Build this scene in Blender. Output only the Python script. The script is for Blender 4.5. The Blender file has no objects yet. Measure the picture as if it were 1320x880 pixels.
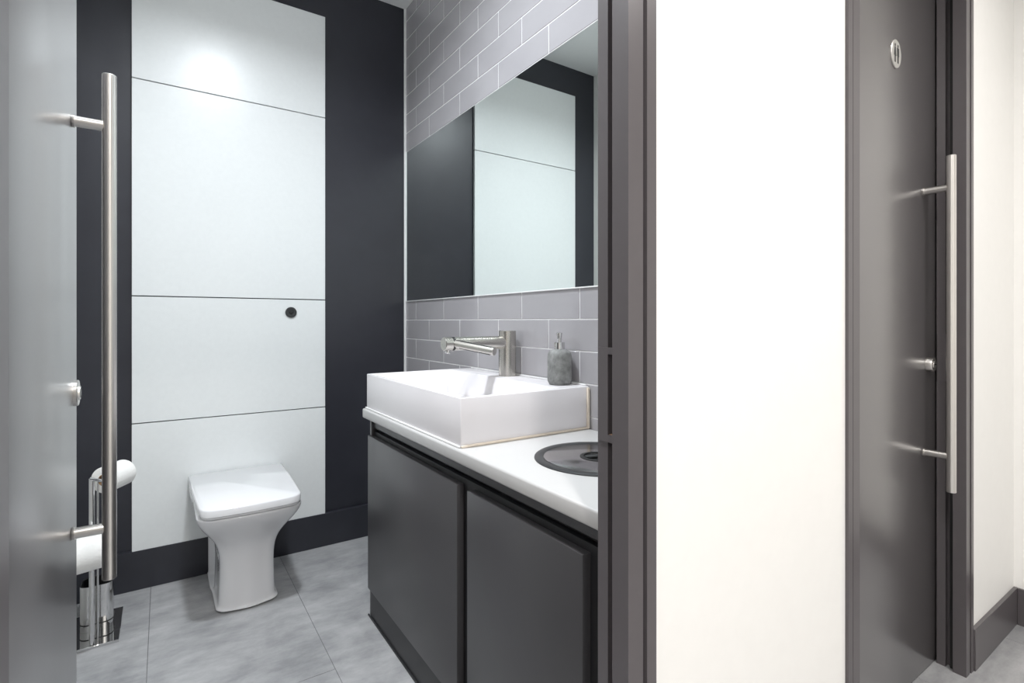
import bpy, bmesh, math, random
from mathutils import Vector, Matrix

random.seed(7)
S = bpy.context.scene
COL = S.collection

# ------------------------------------------------------------------ camera, world, exposure
FPX, YAW, HORIZON, EYE = 668.7, math.radians(33.92), 413.4, 1.12
cam_data = bpy.data.cameras.new('camera')
cam_data.sensor_width = 36.0
cam_data.lens = FPX / 1320.0 * 36.0
cam_data.shift_y = -(440.0 - HORIZON) / 1320.0
cam_data.clip_start = 0.02
cam = bpy.data.objects.new('camera', cam_data)
cam.location = (0, 0, EYE)
cam.rotation_euler = (math.radians(90), 0, -YAW)
COL.objects.link(cam)
S.camera = cam

world = bpy.data.worlds.new('world')
S.world = world
world.use_nodes = True
world.node_tree.nodes['Background'].inputs[0].default_value = (0.9, 0.95, 1.0, 1)
world.node_tree.nodes['Background'].inputs[1].default_value = 0.05

S.view_settings.view_transform = 'Standard'
S.view_settings.look = 'None'
S.view_settings.gamma = 1.0
S.view_settings.use_curve_mapping = False
S.view_settings.exposure = 0.0
S.cycles.max_bounces = 12
S.cycles.diffuse_bounces = 6
S.cycles.glossy_bounces = 6
S.cycles.sample_clamp_indirect = 6.0
S.cycles.use_denoising = True

CEIL = 2.824
# (x, y, watts, colour, where) of the ceiling downlights
BATH_COL, HALL_COL = (0.90, 0.95, 1.0), (1.0, 0.97, 0.95)
LAMPS = [   # x, y, watts, colour, disc size, where
    (0.27, 1.40, 32.0, BATH_COL, 0.17, 'over the middle of the toilet room'),
    (0.12, -0.28, 23.0, HALL_COL, 0.12, 'over the hallway in front of the open door'),
    (1.62, -0.30, 19.0, HALL_COL, 0.12, 'over the hallway by the closed door'),
    (-0.70, -0.60, 17.0, HALL_COL, 0.12, 'added over the far left of the hallway'),  # unseen lamp, added to raise the hallway brightness
    (0.80, -1.60, 19.0, HALL_COL, 0.12, 'added over the back of the hallway'),  # another unseen lamp, put in to help brighten the hallway
]
for x, y, w, colr, size, _ in LAMPS:
    ld = bpy.data.lights.new('downlight_lamp', 'AREA')
    ld.shape = 'DISK'
    ld.size = size
    ld.energy = w
    ld.color = colr
    ld.spread = math.radians(150)
    lo = bpy.data.objects.new('downlight_lamp', ld)
    lo.location = (x, y, CEIL - 0.022)
    COL.objects.link(lo)


# ------------------------------------------------------------------ materials
def srgb(r, g, b):
    f = lambda v: ((v / 255 + 0.055) / 1.055) ** 2.4 if v > 10 else v / 255 / 12.92
    return (f(r), f(g), f(b), 1.0)


def mat(name, col, rough=0.5, metal=0.0, spec=0.5, noise=None, bump=None, coat=0.0, coat_rough=0.03, emit=None):
    """noise = (scale, amount, stretch, rough_amount): colour varies by +-amount; bump = (scale, strength)."""
    m = bpy.data.materials.new(name)
    m.use_nodes = True
    nt = m.node_tree
    b = nt.nodes['Principled BSDF']
    b.inputs['Base Color'].default_value = col
    b.inputs['Roughness'].default_value = rough
    b.inputs['Metallic'].default_value = metal
    b.inputs['Specular IOR Level'].default_value = spec
    b.inputs['Coat Weight'].default_value = coat
    b.inputs['Coat Roughness'].default_value = coat_rough
    if emit:
        b.inputs['Emission Color'].default_value = (*emit[0], 1)
        b.inputs['Emission Strength'].default_value = emit[1]
    tc = nt.nodes.new('ShaderNodeTexCoord')
    if noise:
        mp = nt.nodes.new('ShaderNodeMapping')
        mp.inputs['Scale'].default_value = noise[2]
        n = nt.nodes.new('ShaderNodeTexNoise')
        n.inputs['Scale'].default_value = noise[0]
        n.inputs['Detail'].default_value = 6
        n.inputs['Roughness'].default_value = 0.6
        nt.links.new(tc.outputs['Object'], mp.inputs[0])
        nt.links.new(mp.outputs[0], n.inputs['Vector'])
        r = nt.nodes.new('ShaderNodeMapRange')
        r.inputs['From Min'].default_value = 0.25
        r.inputs['From Max'].default_value = 0.75
        r.inputs['To Min'].default_value = 1 - noise[1]
        r.inputs['To Max'].default_value = 1 + noise[1]
        nt.links.new(n.outputs['Fac'], r.inputs['Value'])
        mx = nt.nodes.new('ShaderNodeVectorMath')
        mx.operation = 'SCALE'
        mx.inputs[0].default_value = col[:3]
        nt.links.new(r.outputs[0], mx.inputs['Scale'])
        nt.links.new(mx.outputs[0], b.inputs['Base Color'])
        if len(noise) > 3:
            r2 = nt.nodes.new('ShaderNodeMapRange')
            r2.inputs['To Min'].default_value = rough - noise[3]
            r2.inputs['To Max'].default_value = rough + noise[3]
            nt.links.new(n.outputs['Fac'], r2.inputs['Value'])
            nt.links.new(r2.outputs[0], b.inputs['Roughness'])
    if bump:
        n2 = nt.nodes.new('ShaderNodeTexNoise')
        n2.inputs['Scale'].default_value = bump[0]
        n2.inputs['Detail'].default_value = 3
        nt.links.new(tc.outputs['Object'], n2.inputs['Vector'])
        bp = nt.nodes.new('ShaderNodeBump')
        bp.inputs['Strength'].default_value = bump[1]
        bp.inputs['Distance'].default_value = 0.002
        nt.links.new(n2.outputs['Fac'], bp.inputs['Height'])
        nt.links.new(bp.outputs[0], b.inputs['Normal'])
    return m


def concrete(name, dark, light, scale, rough):
    """mottled, brushed grey: cloudy patches plus fine streaks."""
    m = bpy.data.materials.new(name)
    m.use_nodes = True
    nt = m.node_tree
    b = nt.nodes['Principled BSDF']
    b.inputs['Roughness'].default_value = rough
    tc = nt.nodes.new('ShaderNodeTexCoord')
    geo = nt.nodes.new('ShaderNodeNewGeometry')
    n1 = nt.nodes.new('ShaderNodeTexNoise')
    n1.inputs['Scale'].default_value = scale
    n1.inputs['Detail'].default_value = 8
    n1.inputs['Roughness'].default_value = 0.62
    n1.inputs['Distortion'].default_value = 0.6
    nt.links.new(geo.outputs['Position'], n1.inputs['Vector'])
    mp = nt.nodes.new('ShaderNodeMapping')
    mp.inputs['Scale'].default_value = (1.0, 2.4, 1.0)
    mp.inputs['Rotation'].default_value = (0, 0, 0.2)
    nt.links.new(geo.outputs['Position'], mp.inputs[0])
    n2 = nt.nodes.new('ShaderNodeTexNoise')
    n2.inputs['Scale'].default_value = scale * 1.6
    n2.inputs['Detail'].default_value = 9
    n2.inputs['Roughness'].default_value = 0.7
    nt.links.new(mp.outputs[0], n2.inputs['Vector'])
    add = nt.nodes.new('ShaderNodeMath')
    add.operation = 'ADD'
    nt.links.new(n1.outputs['Fac'], add.inputs[0])
    nt.links.new(n2.outputs['Fac'], add.inputs[1])
    cr = nt.nodes.new('ShaderNodeValToRGB')
    cr.color_ramp.elements[0].position = 0.36
    cr.color_ramp.elements[0].color = dark
    cr.color_ramp.elements[1].position = 0.64
    cr.color_ramp.elements[1].color = light
    half = nt.nodes.new('ShaderNodeMath')
    half.operation = 'MULTIPLY'
    half.inputs[1].default_value = 0.5
    nt.links.new(add.outputs[0], half.inputs[0])
    nt.links.new(half.outputs[0], cr.inputs[0])
    nt.links.new(cr.outputs[0], b.inputs['Base Color'])
    return m


M = {
    'white_paint': mat('white_paint', srgb(236, 235, 232), 0.55, noise=(30, 0.012, (1, 1, 1)), bump=(300, 0.05)),
    'ceiling_paint': mat('ceiling_paint', srgb(232, 233, 233), 0.7, noise=(20, 0.01, (1, 1, 1))),
    'navy_board': mat('navy_board', srgb(43, 44, 51), 0.34, noise=(9, 0.10, (1, 1, 1), 0.05)),
    'white_board': mat('white_board', srgb(222, 225, 225), 0.30, noise=(60, 0.02, (1, 1, 1))),
    'joint_black': mat('joint_black', srgb(24, 25, 30), 0.6, noise=(30, 0.1, (1, 1, 1))),
    'tile_glaze': mat('tile_glaze', srgb(158, 156, 159), 0.10, noise=(7, 0.03, (1, 1, 1)), bump=(18, 0.05)),
    'grout': mat('grout', srgb(228, 227, 228), 0.8, noise=(80, 0.04, (1, 1, 1)), bump=(400, 0.2)),
    'floor_tile': concrete('floor_tile', srgb(132, 133, 135), srgb(176, 176, 177), 4.2, 0.45),
    'floor_joint': mat('floor_joint', srgb(110, 110, 112), 0.8, noise=(60, 0.06, (1, 1, 1))),
    'door_paint': mat('door_paint', srgb(86, 83, 84), 0.31, spec=0.8, coat=1.0, coat_rough=0.30, noise=(260, 0.03, (1, 1, 1), 0.03), bump=(700, 0.04)),
    'frame_paint': mat('frame_paint', srgb(86, 82, 84), 0.33, noise=(40, 0.03, (1, 1, 1))),
    'graphite': mat('graphite', srgb(66, 65, 67), 0.34, noise=(400, 0.04, (1, 1, 1), 0.03)),
    'graphite_dark': mat('graphite_dark', srgb(40, 40, 42), 0.45, noise=(300, 0.05, (1, 1, 1))),
    'worktop': mat('worktop', srgb(188, 187, 186), 0.32, noise=(120, 0.012, (1, 1, 1))),
    'ceramic': mat('ceramic', srgb(226, 226, 228), 0.08, coat=0.3, noise=(4, 0.006, (1, 1, 1))),
    'basin_resin': mat('basin_resin', srgb(222, 219, 221), 0.22, noise=(6, 0.006, (1, 1, 1))),
    'sealant': mat('sealant', srgb(224, 212, 196), 0.5, noise=(70, 0.05, (1, 1, 1))),
    'sealant_white': mat('sealant_white', srgb(226, 226, 226), 0.5, noise=(70, 0.02, (1, 1, 1))),
    'steel': mat('steel', srgb(220, 217, 213), 0.30, metal=1, noise=(6, 0.01, (1, 1, 1), 0.01)),
    'steel_tap': mat('steel_tap', srgb(190, 187, 181), 0.26, metal=1, noise=(6, 0.01, (1, 1, 1), 0.01)),
    'steel_satin': mat('steel_satin', srgb(176, 173, 174), 0.16, metal=1, noise=(8, 0.01, (1, 1, 1))),
    'chrome': mat('chrome', srgb(214, 214, 214), 0.05, metal=1, noise=(10, 0.01, (1, 1, 1))),
    'mirror_glass': mat('mirror_glass', srgb(241, 247, 245), 0.0, metal=1, noise=(5, 0.002, (1, 1, 1))),
    'mirror_edge': mat('mirror_edge', srgb(60, 66, 66), 0.3, noise=(30, 0.03, (1, 1, 1))),
    'bottle_concrete': concrete('bottle_concrete', srgb(92, 93, 92), srgb(150, 151, 149), 22, 0.65),
    'black_plastic': mat('black_plastic', srgb(44, 45, 46), 0.38, noise=(90, 0.05, (1, 1, 1))),
    'pure_black': mat('pure_black', srgb(14, 14, 15), 0.5, noise=(50, 0.1, (1, 1, 1))),
    'paper': mat('paper', srgb(238, 237, 234), 0.9, noise=(60, 0.03, (1, 1, 1)), bump=(160, 0.5)),
    'cardboard': mat('cardboard', srgb(150, 118, 84), 0.85, noise=(60, 0.08, (1, 1, 1))),
    'raw_wood': mat('raw_wood', srgb(206, 172, 140), 0.7, noise=(30, 0.1, (1, 1, 6))),
    'sign_metal': mat('sign_metal', srgb(200, 198, 194), 0.30, metal=0.7, noise=(60, 0.03, (1, 1, 1))),
    'lens': mat('lens', srgb(250, 250, 250), 0.4, noise=(10, 0.01, (1, 1, 1)), emit=((1, 0.97, 0.94), 12.0)),
}


# ------------------------------------------------------------------ mesh helpers (world coordinates)
def box(bm, x0, x1, y0, y1, z0, z1, bev=0.0, seg=2):
    vs = [bm.verts.new(p) for p in ((x0, y0, z0), (x1, y0, z0), (x1, y1, z0), (x0, y1, z0),
                                    (x0, y0, z1), (x1, y0, z1), (x1, y1, z1), (x0, y1, z1))]
    fs = [bm.faces.new([vs[i] for i in q]) for q in
          ((3, 2, 1, 0), (4, 5, 6, 7), (0, 1, 5, 4), (1, 2, 6, 5), (2, 3, 7, 6), (3, 0, 4, 7))]
    if bev:
        es = list({e for f in fs for e in f.edges})
        bmesh.ops.bevel(bm, geom=es, offset=bev, segments=seg, affect='EDGES', profile=0.5)
    return bm


def frame_axes(d):
    d = d.normalized()
    a = Vector((0, 0, 1)) if abs(d.z) < 0.9 else Vector((1, 0, 0))
    u = d.cross(a).normalized()
    return u, d.cross(u).normalized()


def lathe(bm, p0, axis, prof, n=40, close=True):
    """prof = [(distance along the axis, radius), ...]"""
    p0, axis = Vector(p0), Vector(axis).normalized()
    u, v = frame_axes(axis)
    rings = []
    for t, r in prof:
        if r < 1e-6:
            rings.append([bm.verts.new(p0 + axis * t)])
        else:
            rings.append([bm.verts.new(p0 + axis * t + (u * math.cos(a) + v * math.sin(a)) * r)
                          for a in (2 * math.pi * k / n for k in range(n))])
    for A, B in zip(rings, rings[1:]):
        for k in range(n):
            l = (k + 1) % n
            if len(A) == 1 and len(B) == 1:
                continue
            if len(A) == 1:
                bm.faces.new((A[0], B[k], B[l]))
            elif len(B) == 1:
                bm.faces.new((A[k], B[0], A[l]))
            else:
                bm.faces.new((A[k], B[k], B[l], A[l]))
    if close:
        if len(rings[0]) > 1:
            bm.faces.new(rings[0])
        if len(rings[-1]) > 1:
            bm.faces.new(rings[-1])
    return bm


def cyl(bm, p0, p1, r, n=32, bev=0.0015):
    p0, p1 = Vector(p0), Vector(p1)
    L = (p1 - p0).length
    return lathe(bm, p0, p1 - p0, [(0, r - bev), (bev, r), (L - bev, r), (L, r - bev)], n)


def sweep(bm, pts, r, n=14):
    """round tube along points with rings at every point"""
    pts = [Vector(p) for p in pts]
    rings = []
    u = None
    for i, p in enumerate(pts):
        d = (pts[min(i + 1, len(pts) - 1)] - pts[max(i - 1, 0)]).normalized()
        if u is None:
            u, _ = frame_axes(d)
        u = (u - d * u.dot(d)).normalized()
        v = d.cross(u)
        rings.append([bm.verts.new(p + (u * math.cos(a) + v * math.sin(a)) * r)
                      for a in (2 * math.pi * k / n for k in range(n))])
    for A, B in zip(rings, rings[1:]):
        for k in range(n):
            bm.faces.new((A[k], B[k], B[(k + 1) % n], A[(k + 1) % n]))
    bm.faces.new(rings[0])
    bm.faces.new(rings[-1])
    return bm


def prism(bm, outline, z0, z1):
    """vertical prism over an (x, y) outline"""
    a = [bm.verts.new((x, y, z0)) for x, y in outline]
    b = [bm.verts.new((x, y, z1)) for x, y in outline]
    n = len(a)
    for i in range(n):
        bm.faces.new((a[i], a[(i + 1) % n], b[(i + 1) % n], b[i]))
    bm.faces.new(a)
    bm.faces.new(b)
    return bm


def loft(bm, rings, cap=(True, True)):
    R = [[bm.verts.new(p) for p in r] for r in rings]
    n = len(R[0])
    for A, B in zip(R, R[1:]):
        for k in range(n):
            bm.faces.new((A[k], A[(k + 1) % n], B[(k + 1) % n], B[k]))
    if cap[0]:
        bm.faces.new(R[0])
    if cap[1]:
        bm.faces.new(R[-1])
    return bm


def world_loc(o):
    v = Vector((0, 0, 0))
    while o is not None:
        v += o.location
        o = o.parent
    return v


def smooth_by_angle(me, ang=40):
    bm = bmesh.new()
    bm.from_mesh(me)
    lim = math.radians(ang)
    for f in bm.faces:
        f.smooth = True
    for e in bm.edges:
        e.smooth = len(e.link_faces) == 2 and e.calc_face_angle(0) < lim
    bm.to_mesh(me)
    bm.free()


def obj(name, bm, material, parent=None, label=None, cat=None, group=None, kind=None, ang=40, sub=0):
    bmesh.ops.recalc_face_normals(bm, faces=bm.faces[:])
    xs = [v.co for v in bm.verts]
    lo = Vector((min(v.x for v in xs), min(v.y for v in xs), min(v.z for v in xs)))
    hi = Vector((max(v.x for v in xs), max(v.y for v in xs), max(v.z for v in xs)))
    org = Vector(((lo.x + hi.x) / 2, (lo.y + hi.y) / 2, lo.z))
    for v in bm.verts:
        v.co -= org
    me = bpy.data.meshes.new(name)
    bm.to_mesh(me)
    bm.free()
    smooth_by_angle(me, ang)
    me.materials.append(M[material])
    o = bpy.data.objects.new(name, me)
    COL.objects.link(o)
    if parent is not None:
        o.parent = parent
    o.location = org - (world_loc(parent) if parent is not None else Vector((0, 0, 0)))
    if sub:
        md = o.modifiers.new('subdivision', 'SUBSURF')
        md.levels = md.render_levels = sub
    tag(o, label, cat, group, kind)
    return o


def tag(o, label=None, cat=None, group=None, kind=None):
    for k, v in (('label', label), ('category', cat), ('group', group), ('kind', kind)):
        if v:
            o[k] = v
    return o


def thing(name, loc, label, cat, group=None, kind=None):
    o = bpy.data.objects.new(name, None)
    o.empty_display_size = 0.05
    COL.objects.link(o)
    o.location = loc
    return tag(o, label, cat, group, kind)


B = bmesh.new

# ------------------------------------------------------------------ the room shell
TW, BW, LW = 1.102, 2.684, -0.295          # tile face x, back wall y, left wall x
WF, WB = 0.560, 0.660                      # doorway wall, front and back face y
HX0, HX1, HY0 = -1.60, 2.625, -2.20        # hallway
STOP_L0, STOP_L1 = -0.106, 0.586           # clear opening of the left doorway
STOP_R0, STOP_R1 = 1.357, 2.091            # clear opening of the right doorway
FW = 0.061                                 # width of the door frame
HEAD = 2.26

floor = obj('floor', box(B(), HX0, 2.75, HY0, BW + 0.1, -0.08, -0.0012), 'floor_joint',
            label='grey concrete-look floor of large vinyl tiles', cat='floor', kind='structure')
xs = [-0.043 + 0.503 * k for k in range(-4, 7)]
first_joint = {-4: 0.9, -3: 0.35, -2: 1.15, -1: 1.20, 0: 1.704, 1: 1.25, 2: 0.6, 3: 1.0, 4: 0.4, 5: 1.1, 6: 0.2}
J = 0.0009
for k in range(-4, 6):
    xa, xb = max(HX0, -0.043 + 0.503 * k), min(2.75, -0.043 + 0.503 * (k + 1))
    if xb - xa < 0.02:
        continue
    ys = sorted(y for y in (first_joint[k] + 1.5 * q for q in range(-4, 3)) if HY0 + 0.05 < y < BW)
    ys = [HY0] + ys + [BW + 0.1]
    for ya, yb in zip(ys, ys[1:]):
        obj('floor_tile', box(B(), xa + J, xb - J, ya + J, yb - J, -0.004, 0.0, 0.0004, 1), 'floor_tile', floor)

obj('ceiling', box(B(), HX0 - 0.1, 2.75, HY0 - 0.1, BW + 0.1, CEIL, CEIL + 0.1), 'ceiling_paint',
    label='plain white painted ceiling', cat='ceiling', kind='structure')

# back wall of dark board with four white panels
wall_back = obj('wall_back', box(B(), LW - 0.1, 1.22, BW, BW + 0.1, 0, CEIL), 'navy_board',
                label='dark navy boarded wall behind the toilet', cat='wall', kind='structure')
PX0, PX1, PY = -0.108, 0.670, 2.664
obj('shadow_gap_board', box(B(), PX0 + 0.004, PX1 - 0.004, PY + 0.012, BW, 0.10, 2.631), 'joint_black', wall_back)
zs = [0.150, 0.692, 1.224, 2.130, 2.635]
for za, zb in zip(zs, zs[1:]):
    obj('panel', box(B(), PX0, PX1, PY, BW - 0.003, za + 0.0022, zb - 0.0022, 0.0008, 1), 'white_board', wall_back,
        label='flat white wall panel')
obj('baseboard_back', box(B(), LW, 1.10, 2.660, BW, 0, 0.162, 0.0015, 1), 'navy_board',
    label='dark navy skirting board below the white panels', cat='skirting board', kind='structure')

# tiled wall
wall_right = obj('wall_right', box(B(), TW + 0.0018, 1.22, WB, BW, 0, CEIL), 'grout',
                 label='grey brick-bond tiled wall with pale grout above the basin', cat='wall', kind='structure')
PIT, ROW0, WID, JY = 0.1017, 1.1255, 0.3222, 2.542
G = 0.0021
MZ0, MZ1 = ROW0 + PIT, 2.036
tile_cache = {}
for k in range(-4, 17):
    za, zb = ROW0 + PIT * k + G, min(ROW0 + PIT * (k + 1) - G, CEIL - 0.001)
    if za >= MZ0 - 0.01 and zb < MZ1 - 0.02:      # hidden by the mirror glued to the wall
        continue
    off = JY if k % 2 == 0 else JY - WID / 2
    js = [off - WID * q for q in range(-1, 8)]
    js = sorted([y for y in js if WB + 0.01 < y < BW - 0.02] + [WB, BW - 0.004])
    for ya, yb in zip(js, js[1:]):
        w, hh = yb - ya - 2 * G, zb - za
        key = (round(w, 3), round(hh, 3))
        if key not in tile_cache:
            o = obj('tile', box(B(), TW, TW + 0.006, ya + G, yb - G, za, zb, 0.0009, 1), 'tile_glaze', wall_right)
            tile_cache[key] = o
        else:
            o = tile_cache[key].copy()
            COL.objects.link(o)
            o.location = Vector((TW + 0.003, (ya + yb) / 2, za)) - wall_right.location
            o.parent = wall_right
        o.rotation_euler = (0, random.uniform(-.0016, .0016), random.uniform(-.0016, .0016))
obj('trim_3', box(B(), 1.091, TW + 0.002, 2.672, BW, 0.162, CEIL, 0.003, 2), 'sealant_white',
    label='thin pale sealant bead in the corner of the tiled wall', cat='trim', kind='structure')

obj('wall_left', box(B(), LW - 0.1, LW, WB, BW, 0, CEIL), 'white_paint',
    label='plain white side wall behind the open door', cat='wall', kind='structure')

# doorway wall with two openings
bm = B()
for xa, xb in ((HX0, STOP_L0 - FW), (STOP_L1 + FW, STOP_R0 - FW), (STOP_R1 + FW, HX1)):
    box(bm, xa, xb, WF, WB, 0, CEIL)
for xa, xb in ((STOP_L0 - FW, STOP_L1 + FW), (STOP_R0 - FW, STOP_R1 + FW)):
    box(bm, xa, xb, WF, WB, HEAD + FW, CEIL)
obj('wall_front', bm, 'white_paint', label='bright white wall between the two doorways', cat='wall', kind='structure')
obj('wall_hall_right', box(B(), HX1, HX1 + 0.1, HY0, WF + 0.1, 0, CEIL), 'white_paint',
    label='white hallway wall at the far right beside the closed door', cat='wall', kind='structure')
obj('wall_hall_left', box(B(), HX0 - 0.1, HX0, HY0, WF + 0.1, 0, CEIL), 'white_paint',
    label='white hallway wall beyond the open door', cat='wall', kind='structure')
obj('wall_hall_back', box(B(), HX0 - 0.1, HX1 + 0.1, HY0 - 0.1, HY0, 0, CEIL), 'white_paint',
    label='white hallway wall facing the two doorways', cat='wall', kind='structure')
BBZ, BBT = 0.134, 0.012
obj('baseboard_front', box(B(), STOP_R1 + FW, HX1, WF - BBT, WF, 0, BBZ, 0.0015, 1), 'frame_paint',
    label='dark grey skirting board right of the closed door', cat='skirting board', kind='structure')
obj('baseboard_right', box(B(), HX1 - BBT, HX1, HY0, WF - BBT, 0, BBZ, 0.0015, 1), 'frame_paint',
    label='dark grey skirting board along the far right wall', cat='skirting board', kind='structure')
bm = B()
box(bm, STOP_L1 + FW, STOP_R0 - FW, WF - BBT, WF, 0, BBZ, 0.0015, 1)
obj('baseboard_middle', bm, 'frame_paint',
    label='dark grey skirting board between the two doorways', cat='skirting board', kind='structure')


# ------------------------------------------------------------------ door frames
def door_frame(name, x0, x1, label):
    t = thing(name, ((x0 + x1) / 2, WF, 0), label, 'door frame', kind='structure')
    prof = [(0, .555), (.0325, .555), (.0325, .561), (.0395, .561), (.0395, .553), (.061, .553), (.061, .66),
            (.038, .66), (.038, .634), (.012, .634), (.012, .611), (.032, .611), (.032, .589), (0, .589)]
    for sgn, xi in ((1, x1), (-1, x0)):
        obj('jamb', prism(B(), [(xi + sgn * dx, y) for dx, y in prof], 0, HEAD), 'frame_paint', t, ang=20)
    if name == 'trim_2':                                 # black strip filling this frame's channel, its deep shade given as colour
        for sgn, xi in ((1, x1), (-1, x0)):
            xa, xb = sorted((xi + sgn * .016, xi + sgn * .0318))
            obj('dark_gap_strip', box(B(), xa, xb, .5892, .6000, 0.001, HEAD - .001), 'pure_black', t, label='black strip painting the frame gap dark')
    bm = B()                                             # head: the same profile laid along x
    a = [bm.verts.new((x0 - FW, y, HEAD + dx)) for dx, y in prof]
    b = [bm.verts.new((x1 + FW, y, HEAD + dx)) for dx, y in prof]
    for i in range(len(a)):
        j = (i + 1) % len(a)
        bm.faces.new((a[i], a[j], b[j], b[i]))
    bm.faces.new(a)
    bm.faces.new(b)
    obj('head', bm, 'frame_paint', t, ang=20)
    # lock keep on the right jamb: a plate with a long slot, bridging the channel
    bm = B()
    xa, xb = x1 + .0095, x1 + .0125
    ya, yb, za, zb = .5895, .6315, .924, 1.077
    sa, sb, ta, tb = .5935, .609, .936, 1.066
    box(bm, xa, xb, ya, sa, za, zb)
    box(bm, xa, xb, sb, yb, za, zb)
    box(bm, xa, xb, sa, sb, za, ta)
    box(bm, xa, xb, sa, sb, tb, zb)
    k = obj('lock_keep', bm, 'frame_paint', t, label='dark metal lock keep with a long upright slot')
    obj('keep_recess', box(B(), x1 + .0126, x1 + (.0318 if name == "trim_1" else .0158), .590, .6105, .929, .936), 'raw_wood', k,
        label='bare wood at the bottom of the slot')
    return t


door_frame('trim_1', STOP_L0, STOP_L1, 'dark grey door frame with a lock keep around the open doorway')
door_frame('trim_2', STOP_R0, STOP_R1, 'dark grey door frame around the closed door on the right')


# ------------------------------------------------------------------ doors
def pull_handle(parent, bar, inward, zb, zt, z_off, depth):
    """bar: (x, y) of the bar; inward: unit (x, y) from the bar to the leaf"""
    h = obj('pull_handle', cyl(B(), (*bar, zb), (*bar, zt), 0.0122, 36, 0.001), 'steel', parent,
            label='tall brushed steel bar handle')
    ix, iy = inward
    for z in z_off:
        bm = B()
        p0 = Vector((bar[0] + ix * .009, bar[1] + iy * .009, z))
        L = depth - .009
        lathe(bm, p0, (ix, iy, 0), [(0, .0105), (L - .006, .0105), (L - .006, .0125), (L - .001, .0125), (L, .012)], 28)
        obj('standoff', bm, 'steel', h)
    return h


LX = -0.149                                             # face of the open leaf
door_1 = obj('door_1', box(B(), LX - .044, LX, .668, 1.398, .006, 2.28, .0022, 2), 'door_paint',
             label='open dark grey door with tall bar handle at the left', cat='door', kind='structure')
pull_handle(door_1, (-0.090, 1.3215), (-1, 0), 0.601, 1.615, (1.511, .704), .059)
bm = B()
lathe(bm, (LX, 1.366, .974), (1, 0, 0), [(0, .0262), (.0055, .0262), (.0068, .025), (.0068, .014), (.0095, .0135), (.0095, 0)], 36)
lt = obj('privacy_latch', bm, 'steel', door_1, label='round steel emergency release disc')
obj('coin_slot', box(B(), LX + .0092, LX + .0102, 1.3645, 1.3675, .964, .984), 'pure_black', lt)

DY = 0.639                                              # face of the closed leaf
door_2 = obj('door_2', box(B(), STOP_R0 - .034, STOP_R1 + .034, DY, DY + .044, .006, 2.28, .0015, 2), 'door_paint',
             label='closed dark grey door with round sign and bar handle at the right', cat='door', kind='structure')
pull_handle(door_2, (2.001, 0.567), (0, 1), 0.596, 1.626, (1.529, .705), DY - .567)
bm = B()
lathe(bm, (2.040, DY, .981), (0, -1, 0), [(0, .0225), (.016, .0225), (.0185, .021), (.0185, .012), (.0205, .011), (.0205, 0)], 36)
lt = obj('privacy_latch', bm, 'steel', door_2, label='round steel emergency release')
obj('coin_slot', box(B(), 2.0325, 2.0475, DY - .0212, DY - .0203, .9795, .9825), 'pure_black', lt)

# round restroom sign with a woman and a man on it
SX, SZ = 1.788, 1.905
bm = B()
lathe(bm, (SX, DY, SZ), (0, -1, 0), [(0, .0415), (.0035, .0415), (.0048, .040), (.0048, 0)], 44)
bmesh.ops.scale(bm, vec=(.82, 1, 1), space=Matrix.Translation((-SX, 0, 0)), verts=bm.verts[:])
sign = obj('sign_plate', bm, 'sign_metal', door_2, label='round metal restroom sign')


def pictogram(cx, woman):
    bm = B()
    y0, y1 = DY - .0054, DY - .0047

    def poly(pts):
        a = [bm.verts.new((cx + x, y0, SZ + z)) for x, z in pts]
        b = [bm.verts.new((cx + x, y1, SZ + z)) for x, z in pts]
        for i in range(len(a)):
            bm.faces.new((a[i], a[(i + 1) % len(a)], b[(i + 1) % len(b)], b[i]))
        bm.faces.new(a)
        bm.faces.new(b)
    poly([(.0042 * math.cos(q), .0235 + .0042 * math.sin(q)) for q in (2 * math.pi * k / 14 for k in range(14))])
    if woman:
        poly([(-.004, .018), (.004, .018), (.0095, -.008), (.0045, -.008), (.0045, -.027), (.0012, -.027), (.0012, -.008),
              (-.0012, -.008), (-.0012, -.027), (-.0045, -.027), (-.0045, -.008), (-.0095, -.008)])
    else:
        poly([(-.0085, .018), (.0085, .018), (.0085, -.006), (.0055, -.006), (.0052, .010), (.0048, -.027), (.0008, -.027),
              (.0008, -.006), (-.0008, -.006), (-.0008, -.027), (-.0048, -.027), (-.0052, .010), (-.0055, -.006), (-.0085, -.006)])
    bmesh.ops.scale(bm, vec=(.82, 1, 1), space=Matrix.Translation((-cx, 0, 0)), verts=bm.verts[:])
    obj('pictogram', bm, 'black_plastic', sign, label='dark standing figure')


pictogram(SX - .0100, True)
pictogram(SX + .0100, False)

# ------------------------------------------------------------------ vanity cabinet
vanity = thing('vanity_cabinet', (0.87, 1.30, 0), 'dark graphite vanity cabinet with two flat doors below the white worktop', 'cabinet')
obj('carcass', box(B(), .668, 1.095, WB + .001, 1.927, .100, .700), 'graphite_dark', vanity)
bm = B()                                                # finger channel above the doors
prof = [(.664, .7488), (.664, .716), (.684, .700), (1.0, .700), (1.0, .7488)]
a = [bm.verts.new((x, WB + .001, z)) for x, z in prof]
b = [bm.verts.new((x, 1.927, z)) for x, z in prof]
for i in range(len(a)):
    j = (i + 1) % len(a)
    bm.faces.new((a[i], a[j], b[j], b[i]))
bm.faces.new(a)
bm.faces.new(b)
obj('finger_channel', bm, 'graphite', vanity, ang=15)
obj('end_panel', box(B(), .655, 1.095, 1.927, 1.945, 0.0, .7488, .001, 1), 'graphite', vanity)
obj('cabinet_door', box(B(), .645, .666, 1.2205, 1.941, .107, .686, .0014, 2), 'graphite', vanity)
obj('cabinet_door', box(B(), .645, .666, .7248, 1.1655, .107, .686, .0014, 2), 'graphite', vanity)
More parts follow.
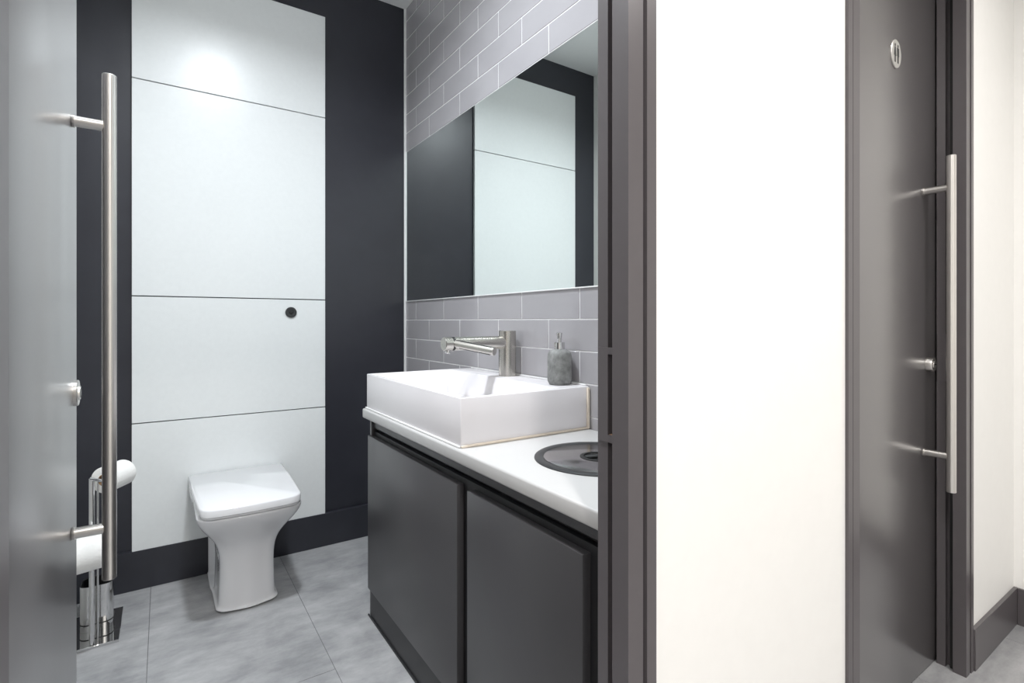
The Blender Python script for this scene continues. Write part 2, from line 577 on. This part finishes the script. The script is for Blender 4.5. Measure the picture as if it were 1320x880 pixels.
obj('plinth', box(B(), .652, .670, WB + .001, 1.9265, 0, .105, .001, 1), 'graphite_dark', vanity)
obj('plinth_seal', box(B(), .6465, .6518, WB + .001, 1.9450, 0, .006, .001, 1), 'graphite_dark', vanity)
bm = B()
lathe(bm, (.672, 1.945, .541), (0, 1, 0), [(0, .006), (.012, .006), (.012, .012), (.026, .012), (.028, .010)], 20)
obj('side_knob', bm, 'frame_paint', vanity, label='small round grey knob on the end panel')

obj('worktop', box(B(), .634, 1.1005, WB + .001, 1.973, .749, .785, .006, 3), 'worktop',
    label='white solid worktop on the graphite vanity cabinet', cat='worktop')

# ------------------------------------------------------------------ basin
basin = thing('basin', (.875, 1.586, .785), 'white rectangular counter basin with sharp edges on the worktop', 'basin')
BX0, BX1, BY0, BY1, BZ0, BZ1 = .649, 1.1005, 1.207, 1.965, .785, .917


def rect(x0, x1, y0, y1, z):
    return [(x0, y0, z), (x1, y0, z), (x1, y1, z), (x0, y1, z)]


bm = loft(B(), [rect(BX0, BX1, BY0, BY1, BZ0), rect(BX0, BX1, BY0, BY1, BZ1),
                rect(BX0 + .013, .995, BY0 + .013, BY1 - .013, BZ1),
                rect(BX0 + .030, .978, BY0 + .040, BY1 - .040, BZ0 + .040)], cap=(True, True))
bmesh.ops.bevel(bm, geom=bm.edges[:], offset=.0028, segments=3, affect='EDGES', profile=0.5)
obj('bowl', bm, 'basin_resin', basin, ang=50)
bm = B()
lathe(bm, (.83, 1.60, BZ0 + .0405), (0, 0, 1), [(0, .030), (.003, .030), (.004, .027), (.004, 0)], 32)
obj('drain_cover', bm, 'chrome', basin)
bm = B()
box(bm, BX0, BX1 - .002, BY0 - .006, BY0 - .0002, BZ0 + .0002, BZ0 + .007, .0015, 1)
box(bm, BX1 - .011, BX1 - .001, BY0 - .0062, BY0 - .0002, BZ0 + .0002, BZ1 - .004, .0015, 1)
obj('sealant_bead', bm, 'sealant', basin, label='yellowed sealant along the basin end')
obj('sealant_bead', box(B(), BX0 - .006, BX0 - .0002, BY0, BY1, BZ0 + .0002, BZ0 + .006, .0015, 1), 'sealant_white', basin)
obj('sealant_bead', box(B(), BX1 - .006, BX1 + .0008, BY0 + .01, BY1 - .02, BZ1 + .0002, BZ1 + .005, .0015, 1), 'sealant_white', wall_right)

# ------------------------------------------------------------------ sensor tap
TX, TY, TZ = 1.054, 1.598, 0.917
tap = thing('sensor_tap', (TX, TY, TZ), 'brushed steel sensor tap with dryer arms on the basin edge', 'tap')
obj('column', cyl(B(), (TX, TY, TZ), (TX, TY, 1.084), .0318, 48, .0012), 'steel_tap', tap)
SZT = 1.041
sp = obj('spout', cyl(B(), (TX - .005, TY, SZT), (.793, TY, SZT), .0238, 44, .0014), 'steel_tap', tap)
obj('sensor_band', lathe(B(), (.822, TY, SZT), (1, 0, 0), [(0, .0236), (0, .0241), (.009, .0241), (.009, .0236)], 40, False), 'pure_black', sp)
bm = B()
lathe(bm, (.812, TY, SZT - .018), (-.25, 0, -1), [(0, .011), (.014, .010), (.016, .008), (.016, 0)], 24)
obj('nozzle', bm, 'chrome', sp)
for sg in (-1, 1):
    p0, p1 = Vector((.832, TY + sg * .014, 1.042)), Vector((.905, TY + sg * .150, 1.019))
    ar = obj('dryer_arm', cyl(B(), p0, p1, .0145, 32, .0012), 'steel_tap', tap)
    d = (p1 - p0).normalized()
    side = d.cross(Vector((0, 0, 1))).normalized()
    for up in (1, -1):
        bm = B()
        w = (Vector((0, 0, 1)) - d * d.z).normalized() * (up * .0122) + (side if side.x < 0 else -side) * .0074
        cyl(bm, p0 + d * .022 + w, p1 - d * .010 + w, .0015, 8, .0002)
        obj('air_slot', bm, 'pure_black', ar)

# ------------------------------------------------------------------ soap dispenser
DX, DYY = 1.052, 1.292
soap = thing('soap_dispenser', (DX, DYY, BZ1), 'grey concrete soap bottle with a chrome pump on the basin corner', 'soap dispenser')
bm = lathe(B(), (DX, DYY, BZ1), (0, 0, 1),
           [(0, .031), (.002, .0335), (.006, .0345), (.007, .0365), (.014, .0385), (.024, .039), (.085, .039),
            (.098, .0375), (.106, .033), (.111, .025), (.113, .017), (.113, 0)], 44)
obj('bottle', bm, 'bottle_concrete', soap, ang=60)
bm = lathe(B(), (DX, DYY, BZ1 + .113), (0, 0, 1),
           [(0, .0165), (.0005, .017), (.021, .017), (.022, .016), (.022, .0065), (.030, .006), (.030, .0085), (.032, .009)], 32)
obj('collar', bm, 'chrome', soap)
bm = lathe(B(), (DX, DYY, BZ1 + .145), (0, 0, 1), [(0, .0065), (.016, .0095), (.019, .0095), (.020, .0085)], 28)
pump = obj('pump_head', bm, 'chrome', soap)
bm = sweep(B(), [(DX + .003, DYY + .004, BZ1 + .1605), (DX + .014, DYY + .018, BZ1 + .162), (DX + .020, DYY + .026, BZ1 + .160),
                 (DX + .022, DYY + .029, BZ1 + .154)], .0038, 14)
obj('pump_spout', bm, 'chrome', pump)

# ------------------------------------------------------------------ waste lid let into the worktop
WX, WY, WZ = .8815, .934, .785
waste = thing('waste_lid', (WX, WY, WZ), 'round steel waste bin lid in a black ring set in the worktop', 'bin lid')
bm = lathe(B(), (WX, WY, WZ), (0, 0, 1), [(0.0003, .156), (.0025, .1555), (.0045, .152), (.0045, .136), (.003, .1335), (.0003, .1335)], 80, False)
obj('ring', bm, 'black_plastic', waste, label='black plastic rim')
bm = lathe(B(), (WX, WY, WZ), (0, 0, 1), [(.0004, .1325), (.0032, .1325), (.0038, .1315), (.0038, .036), (.0020, .034)], 80, False)
lid = obj('lid_disc', bm, 'steel_satin', waste, label='polished steel disc')
bm = lathe(B(), (WX, WY, WZ + .0038), (0, 0, 1), [(-.0006, .0445), (.0012, .044), (.0018, .042), (.0018, .035), (-.0028, .034), (-.0034, .033), (-.0034, 0)], 48, False)
gr = obj('finger_hole', bm, 'pure_black', lid, label='black finger recess')
bm = B()
cyl(bm, (WX - .034, WY + .010, WZ + .0045), (WX + .034, WY - .010, WZ + .0045), .0045, 14, .001)
obj('grip_bar', bm, 'black_plastic', gr)

# ------------------------------------------------------------------ mirror
mirror = thing('wall_mirror', (1.099, 1.665, MZ0), 'large frameless mirror fixed to the grey tiled wall', 'mirror')
obj('backing', box(B(), 1.0995, TW + .0015, .668, 2.669, MZ0 + .0005, MZ1), 'mirror_edge', mirror)
obj('glass', box(B(), 1.0985, 1.0995, .668, 2.669, MZ0 + .0005, MZ1), 'mirror_glass', mirror)
obj('bottom_sealant', box(B(), 1.0965, TW, .668, 2.669, MZ0 - .0035, MZ0 + .0005, .001, 1), 'sealant_white', mirror)

# ------------------------------------------------------------------ flush sensor
bm = lathe(B(), (.510, PY, 1.1607), (0, -1, 0), [(0, .0255), (.005, .0255), (.007, .0235), (.007, .013), (.0055, .012), (.0055, 0)], 40)
fl = thing('flush_sensor', (.510, PY, 1.135), 'small round dark flush sensor on the white wall panel', 'flush sensor')
obj('bezel', bm, 'black_plastic', fl)
bm = lathe(B(), (.510, PY - .0055, 1.1607), (0, -1, 0), [(0, .0105), (.001, .0105), (.0015, .0095), (.0015, 0)], 4)
obj('sensor_eye', bm, 'pure_black', fl)

# ------------------------------------------------------------------ toilet
CX = 0.2785
toilet = thing('toilet', (CX, 2.42, 0), 'white back-to-wall toilet with closed square lid in front of white panels', 'toilet')
YB = 2.6595


def pan_ring(z, hw, fy, r, rec, hb=None, bow=.012):
    """outline at height z: half width hw, front at fy, corner radius r, side recess rec, rear half width hb"""
    hb = hb or hw
    side = [(hb, YB), (hb, YB - .012), (hb, YB - .03), (hb - rec, YB - .045), (hb - rec, YB - .08), (hb - rec, YB - .13),
            (hb - rec, YB - .165), ((hw + hb) / 2, YB - .185), (hw, YB - .20)]
    ys = fy + r + (YB - .20 - fy - r) * .45
    side += [(hw, ys)]
    n = 7
    for k in range(n + 1):
        q = math.pi / 2 * k / n
        side.append((hw - r + r * math.cos(q), fy + bow + r - r * math.sin(q)))
    side.append(((hw - r) * .5, fy + bow * .25))
    ring = side + [(0, fy)] + [(-x, y) for x, y in reversed(side)]
    return [(CX + x, y, z) for x, y in ring]


prof = [  # z, half width, front y, corner radius, recess, rear half width
    (.0000, .112, 2.243, .048, .000, .118), (.0085, .112, 2.243, .048, .000, .118), (.0110, .109, 2.246, .048, .002, .116),
    (.0140, .103, 2.251, .046, .030, .114), (.0300, .101, 2.252, .045, .045, .114), (.0900, .098, 2.254, .044, .052, .114),
    (.1600, .096, 2.253, .044, .052, .114), (.2100, .0985, 2.248, .045, .050, .116), (.2500, .106, 2.236, .047, .040, .120),
    (.2850, .122, 2.214, .050, .026, .130), (.3200, .144, 2.184, .054, .012, .150), (.3500, .163, 2.155, .058, .003, .168),
    (.3780, .176, 2.131, .062, .000, .182), (.3960, .180, 2.120, .064, .000, .187), (.4060, .180, 2.118, .064, .000, .187),
    (.4100, .177, 2.121, .062, .000, .184)]
obj('pan', loft(B(), [pan_ring(*p) for p in prof]), 'ceramic', toilet, ang=75, sub=1)


def lid_ring(z, inset, back):
    hw, hb, fy, r = .173 - inset, .188 - inset, 2.112 + inset, .052 - inset
    pts = [(hb, back), (hb - .004, 2.45), (hb - .009, 2.30)]
    for k in range(9):
        q = math.pi / 2 * k / 8
        pts.append((hw - r + r * math.cos(q), fy + .008 + r - r * math.sin(q)))
    pts.append(((hw - r) * .5, fy + .002))
    ring = pts + [(0, fy)] + [(-x, y) for x, y in reversed(pts)]
    return [(CX + x, y, z) for x, y in ring]


obj('seat', loft(B(), [lid_ring(.4105, .006, 2.652), lid_ring(.4125, .004, 2.652), lid_ring(.4165, .004, 2.652), lid_ring(.418, .007, 2.652)]),
    'ceramic', toilet, ang=50)
obj('lid', loft(B(), [lid_ring(.4182, .003, 2.656), lid_ring(.4200, .0005, 2.656), lid_ring(.4420, 0, 2.656), lid_ring(.4455, .0018, 2.655),
                      lid_ring(.4472, .005, 2.653)]), 'ceramic', toilet, ang=50)
for yy in (2.50, 2.575):
    bm = lathe(B(), (CX - .066, yy, .036), (-1, 0, 0), [(0, .0065), (.012, .0065), (.016, .005), (.018, 0)], 18)
    obj('bolt_cap', bm, 'chrome', toilet)
    bm = lathe(B(), (CX + .066, yy, .036), (1, 0, 0), [(0, .0065), (.012, .0065), (.016, .005), (.018, 0)], 18)
    obj('bolt_cap', bm, 'chrome', toilet)

# ------------------------------------------------------------------ roll and brush stand
QX, QY = -.203, 2.283
stand = thing('toilet_roll_stand', (-.205, 2.39, 0), 'polished steel roll and brush stand beside the open door', 'roll stand')
obj('base_plate', box(B(), -.285, -.128, 2.268, 2.520, 0, .010, .001, 1), 'chrome', stand)
obj('pole', cyl(B(), (QX, QY, .010), (QX, QY, .580), .0082, 24), 'chrome', stand)
obj('pole', cyl(B(), (QX + .015, QY + .012, .010), (QX + .015, QY + .012, .575), .0030, 16, .0008), 'chrome', stand)


def rrect(x0, x1, y0, y1, r, n=6):
    out = []
    for cx_, cy_, a0 in ((x1 - r, y1 - r, 0), (x0 + r, y1 - r, 90), (x0 + r, y0 + r, 180), (x1 - r, y0 + r, 270)):
        for k in range(n + 1):
            q = math.radians(a0 + 90 * k / n)
            out.append((cx_ + r * math.cos(q), cy_ + r * math.sin(q)))
    return out


o1, o2 = rrect(-.247, -.151, 2.372, 2.466, .026), rrect(-.244, -.154, 2.375, 2.463, .023)
bm = loft(B(), [[(x, y, .0102) for x, y in o1], [(x, y, .172) for x, y in o1], [(x, y, .172) for x, y in o2], [(x, y, .120) for x, y in o2]])
can = obj('brush_canister', bm, 'chrome', stand, ang=35)
obj('canister_dark_inner', loft(B(), [[(x, y, .1205) for x, y in rrect(-.2435, -.1545, 2.3755, 2.4625, .022)],  # black inner skin standing in for the shade inside the opening
                                 [(x, y, .1695) for x, y in rrect(-.2435, -.1545, 2.3755, 2.4625, .022)],
                                 [(x, y, .1695) for x, y in rrect(-.2420, -.1560, 2.3770, 2.4610, .021)],
                                 [(x, y, .1225) for x, y in rrect(-.2420, -.1560, 2.3770, 2.4610, .021)]]), 'pure_black', can, ang=35)
obj('canister_band', prism(B(), rrect(-.2476, -.1504, 2.3714, 2.4666, .0265), .034, .038), 'pure_black', can, ang=35)

RD = Vector((.50, .866, 0)).normalized()
R0 = Vector((-.171, 2.300, .563))
bm = sweep(B(), [(QX, QY, .574), (QX - .004, QY - .012, .582), R0 - RD * .022 + Vector((0, 0, .006)), R0 - RD * .006 + Vector((0, 0, .002)),
                 R0 + RD * .03, R0 + RD * .105], .0055, 14)
obj('roll_arm', bm, 'chrome', stand, ang=60)
LD = Vector((.958, .287, 0)).normalized()
L0 = Vector((-.257, 2.187, .352))
bm = sweep(B(), [(QX, QY - .004, .352), (QX - .03, QY - .006, .352), (-.280, 2.262, .352), (-.284, 2.215, .352), L0 - LD * .014, L0 + LD * .03,
                 L0 + LD * .11], .0055, 14)
obj('roll_arm', bm, 'chrome', stand, ang=60)


def paper_roll(p0, d, length, r, rc, label):
    t = thing('toilet_roll', p0 - Vector((0, 0, r)), label, 'toilet roll', 'toilet rolls on the stand')
    bm = lathe(B(), p0, d, [(0, rc), (0, r - .003), (.002, r), (length - .002, r), (length, r - .003), (length, rc), (0, rc)], 44, False)
    obj('paper', bm, 'paper', t, ang=50)
    bm = lathe(B(), p0 - d * .0003, d, [(0, rc), (length + .0006, rc), (length + .0006, rc - .0016), (0, rc - .0016), (0, rc)], 32, False)
    obj('core', bm, 'cardboard', t, label='brown cardboard tube')
    return t


paper_roll(R0, RD, .100, .046, .021, 'white toilet roll on the top arm of the steel stand')
paper_roll(L0, LD, .100, .056, .021, 'white toilet roll low on the stand behind the door handle')

# ------------------------------------------------------------------ ceiling downlights (the lamps themselves)
for x, y, w, colr, size, where in LAMPS:
    t = thing('downlight', (x, y, CEIL - .012), 'round white ceiling downlight ' + where, 'downlight', 'ceiling downlights')
    r = size / 2
    obj('trim_ring', lathe(B(), (x, y, CEIL), (0, 0, -1), [(0, r + .025), (.008, r + .025), (.011, r + .020), (.011, r + .006), (.002, r + .004)], 40, False),
        'ceiling_paint', t)
    obj('lens_disc', lathe(B(), (x, y, CEIL - .002), (0, 0, -1), [(0, r + .004), (.004, r + .004), (.0045, 0)], 40), 'lens', t)
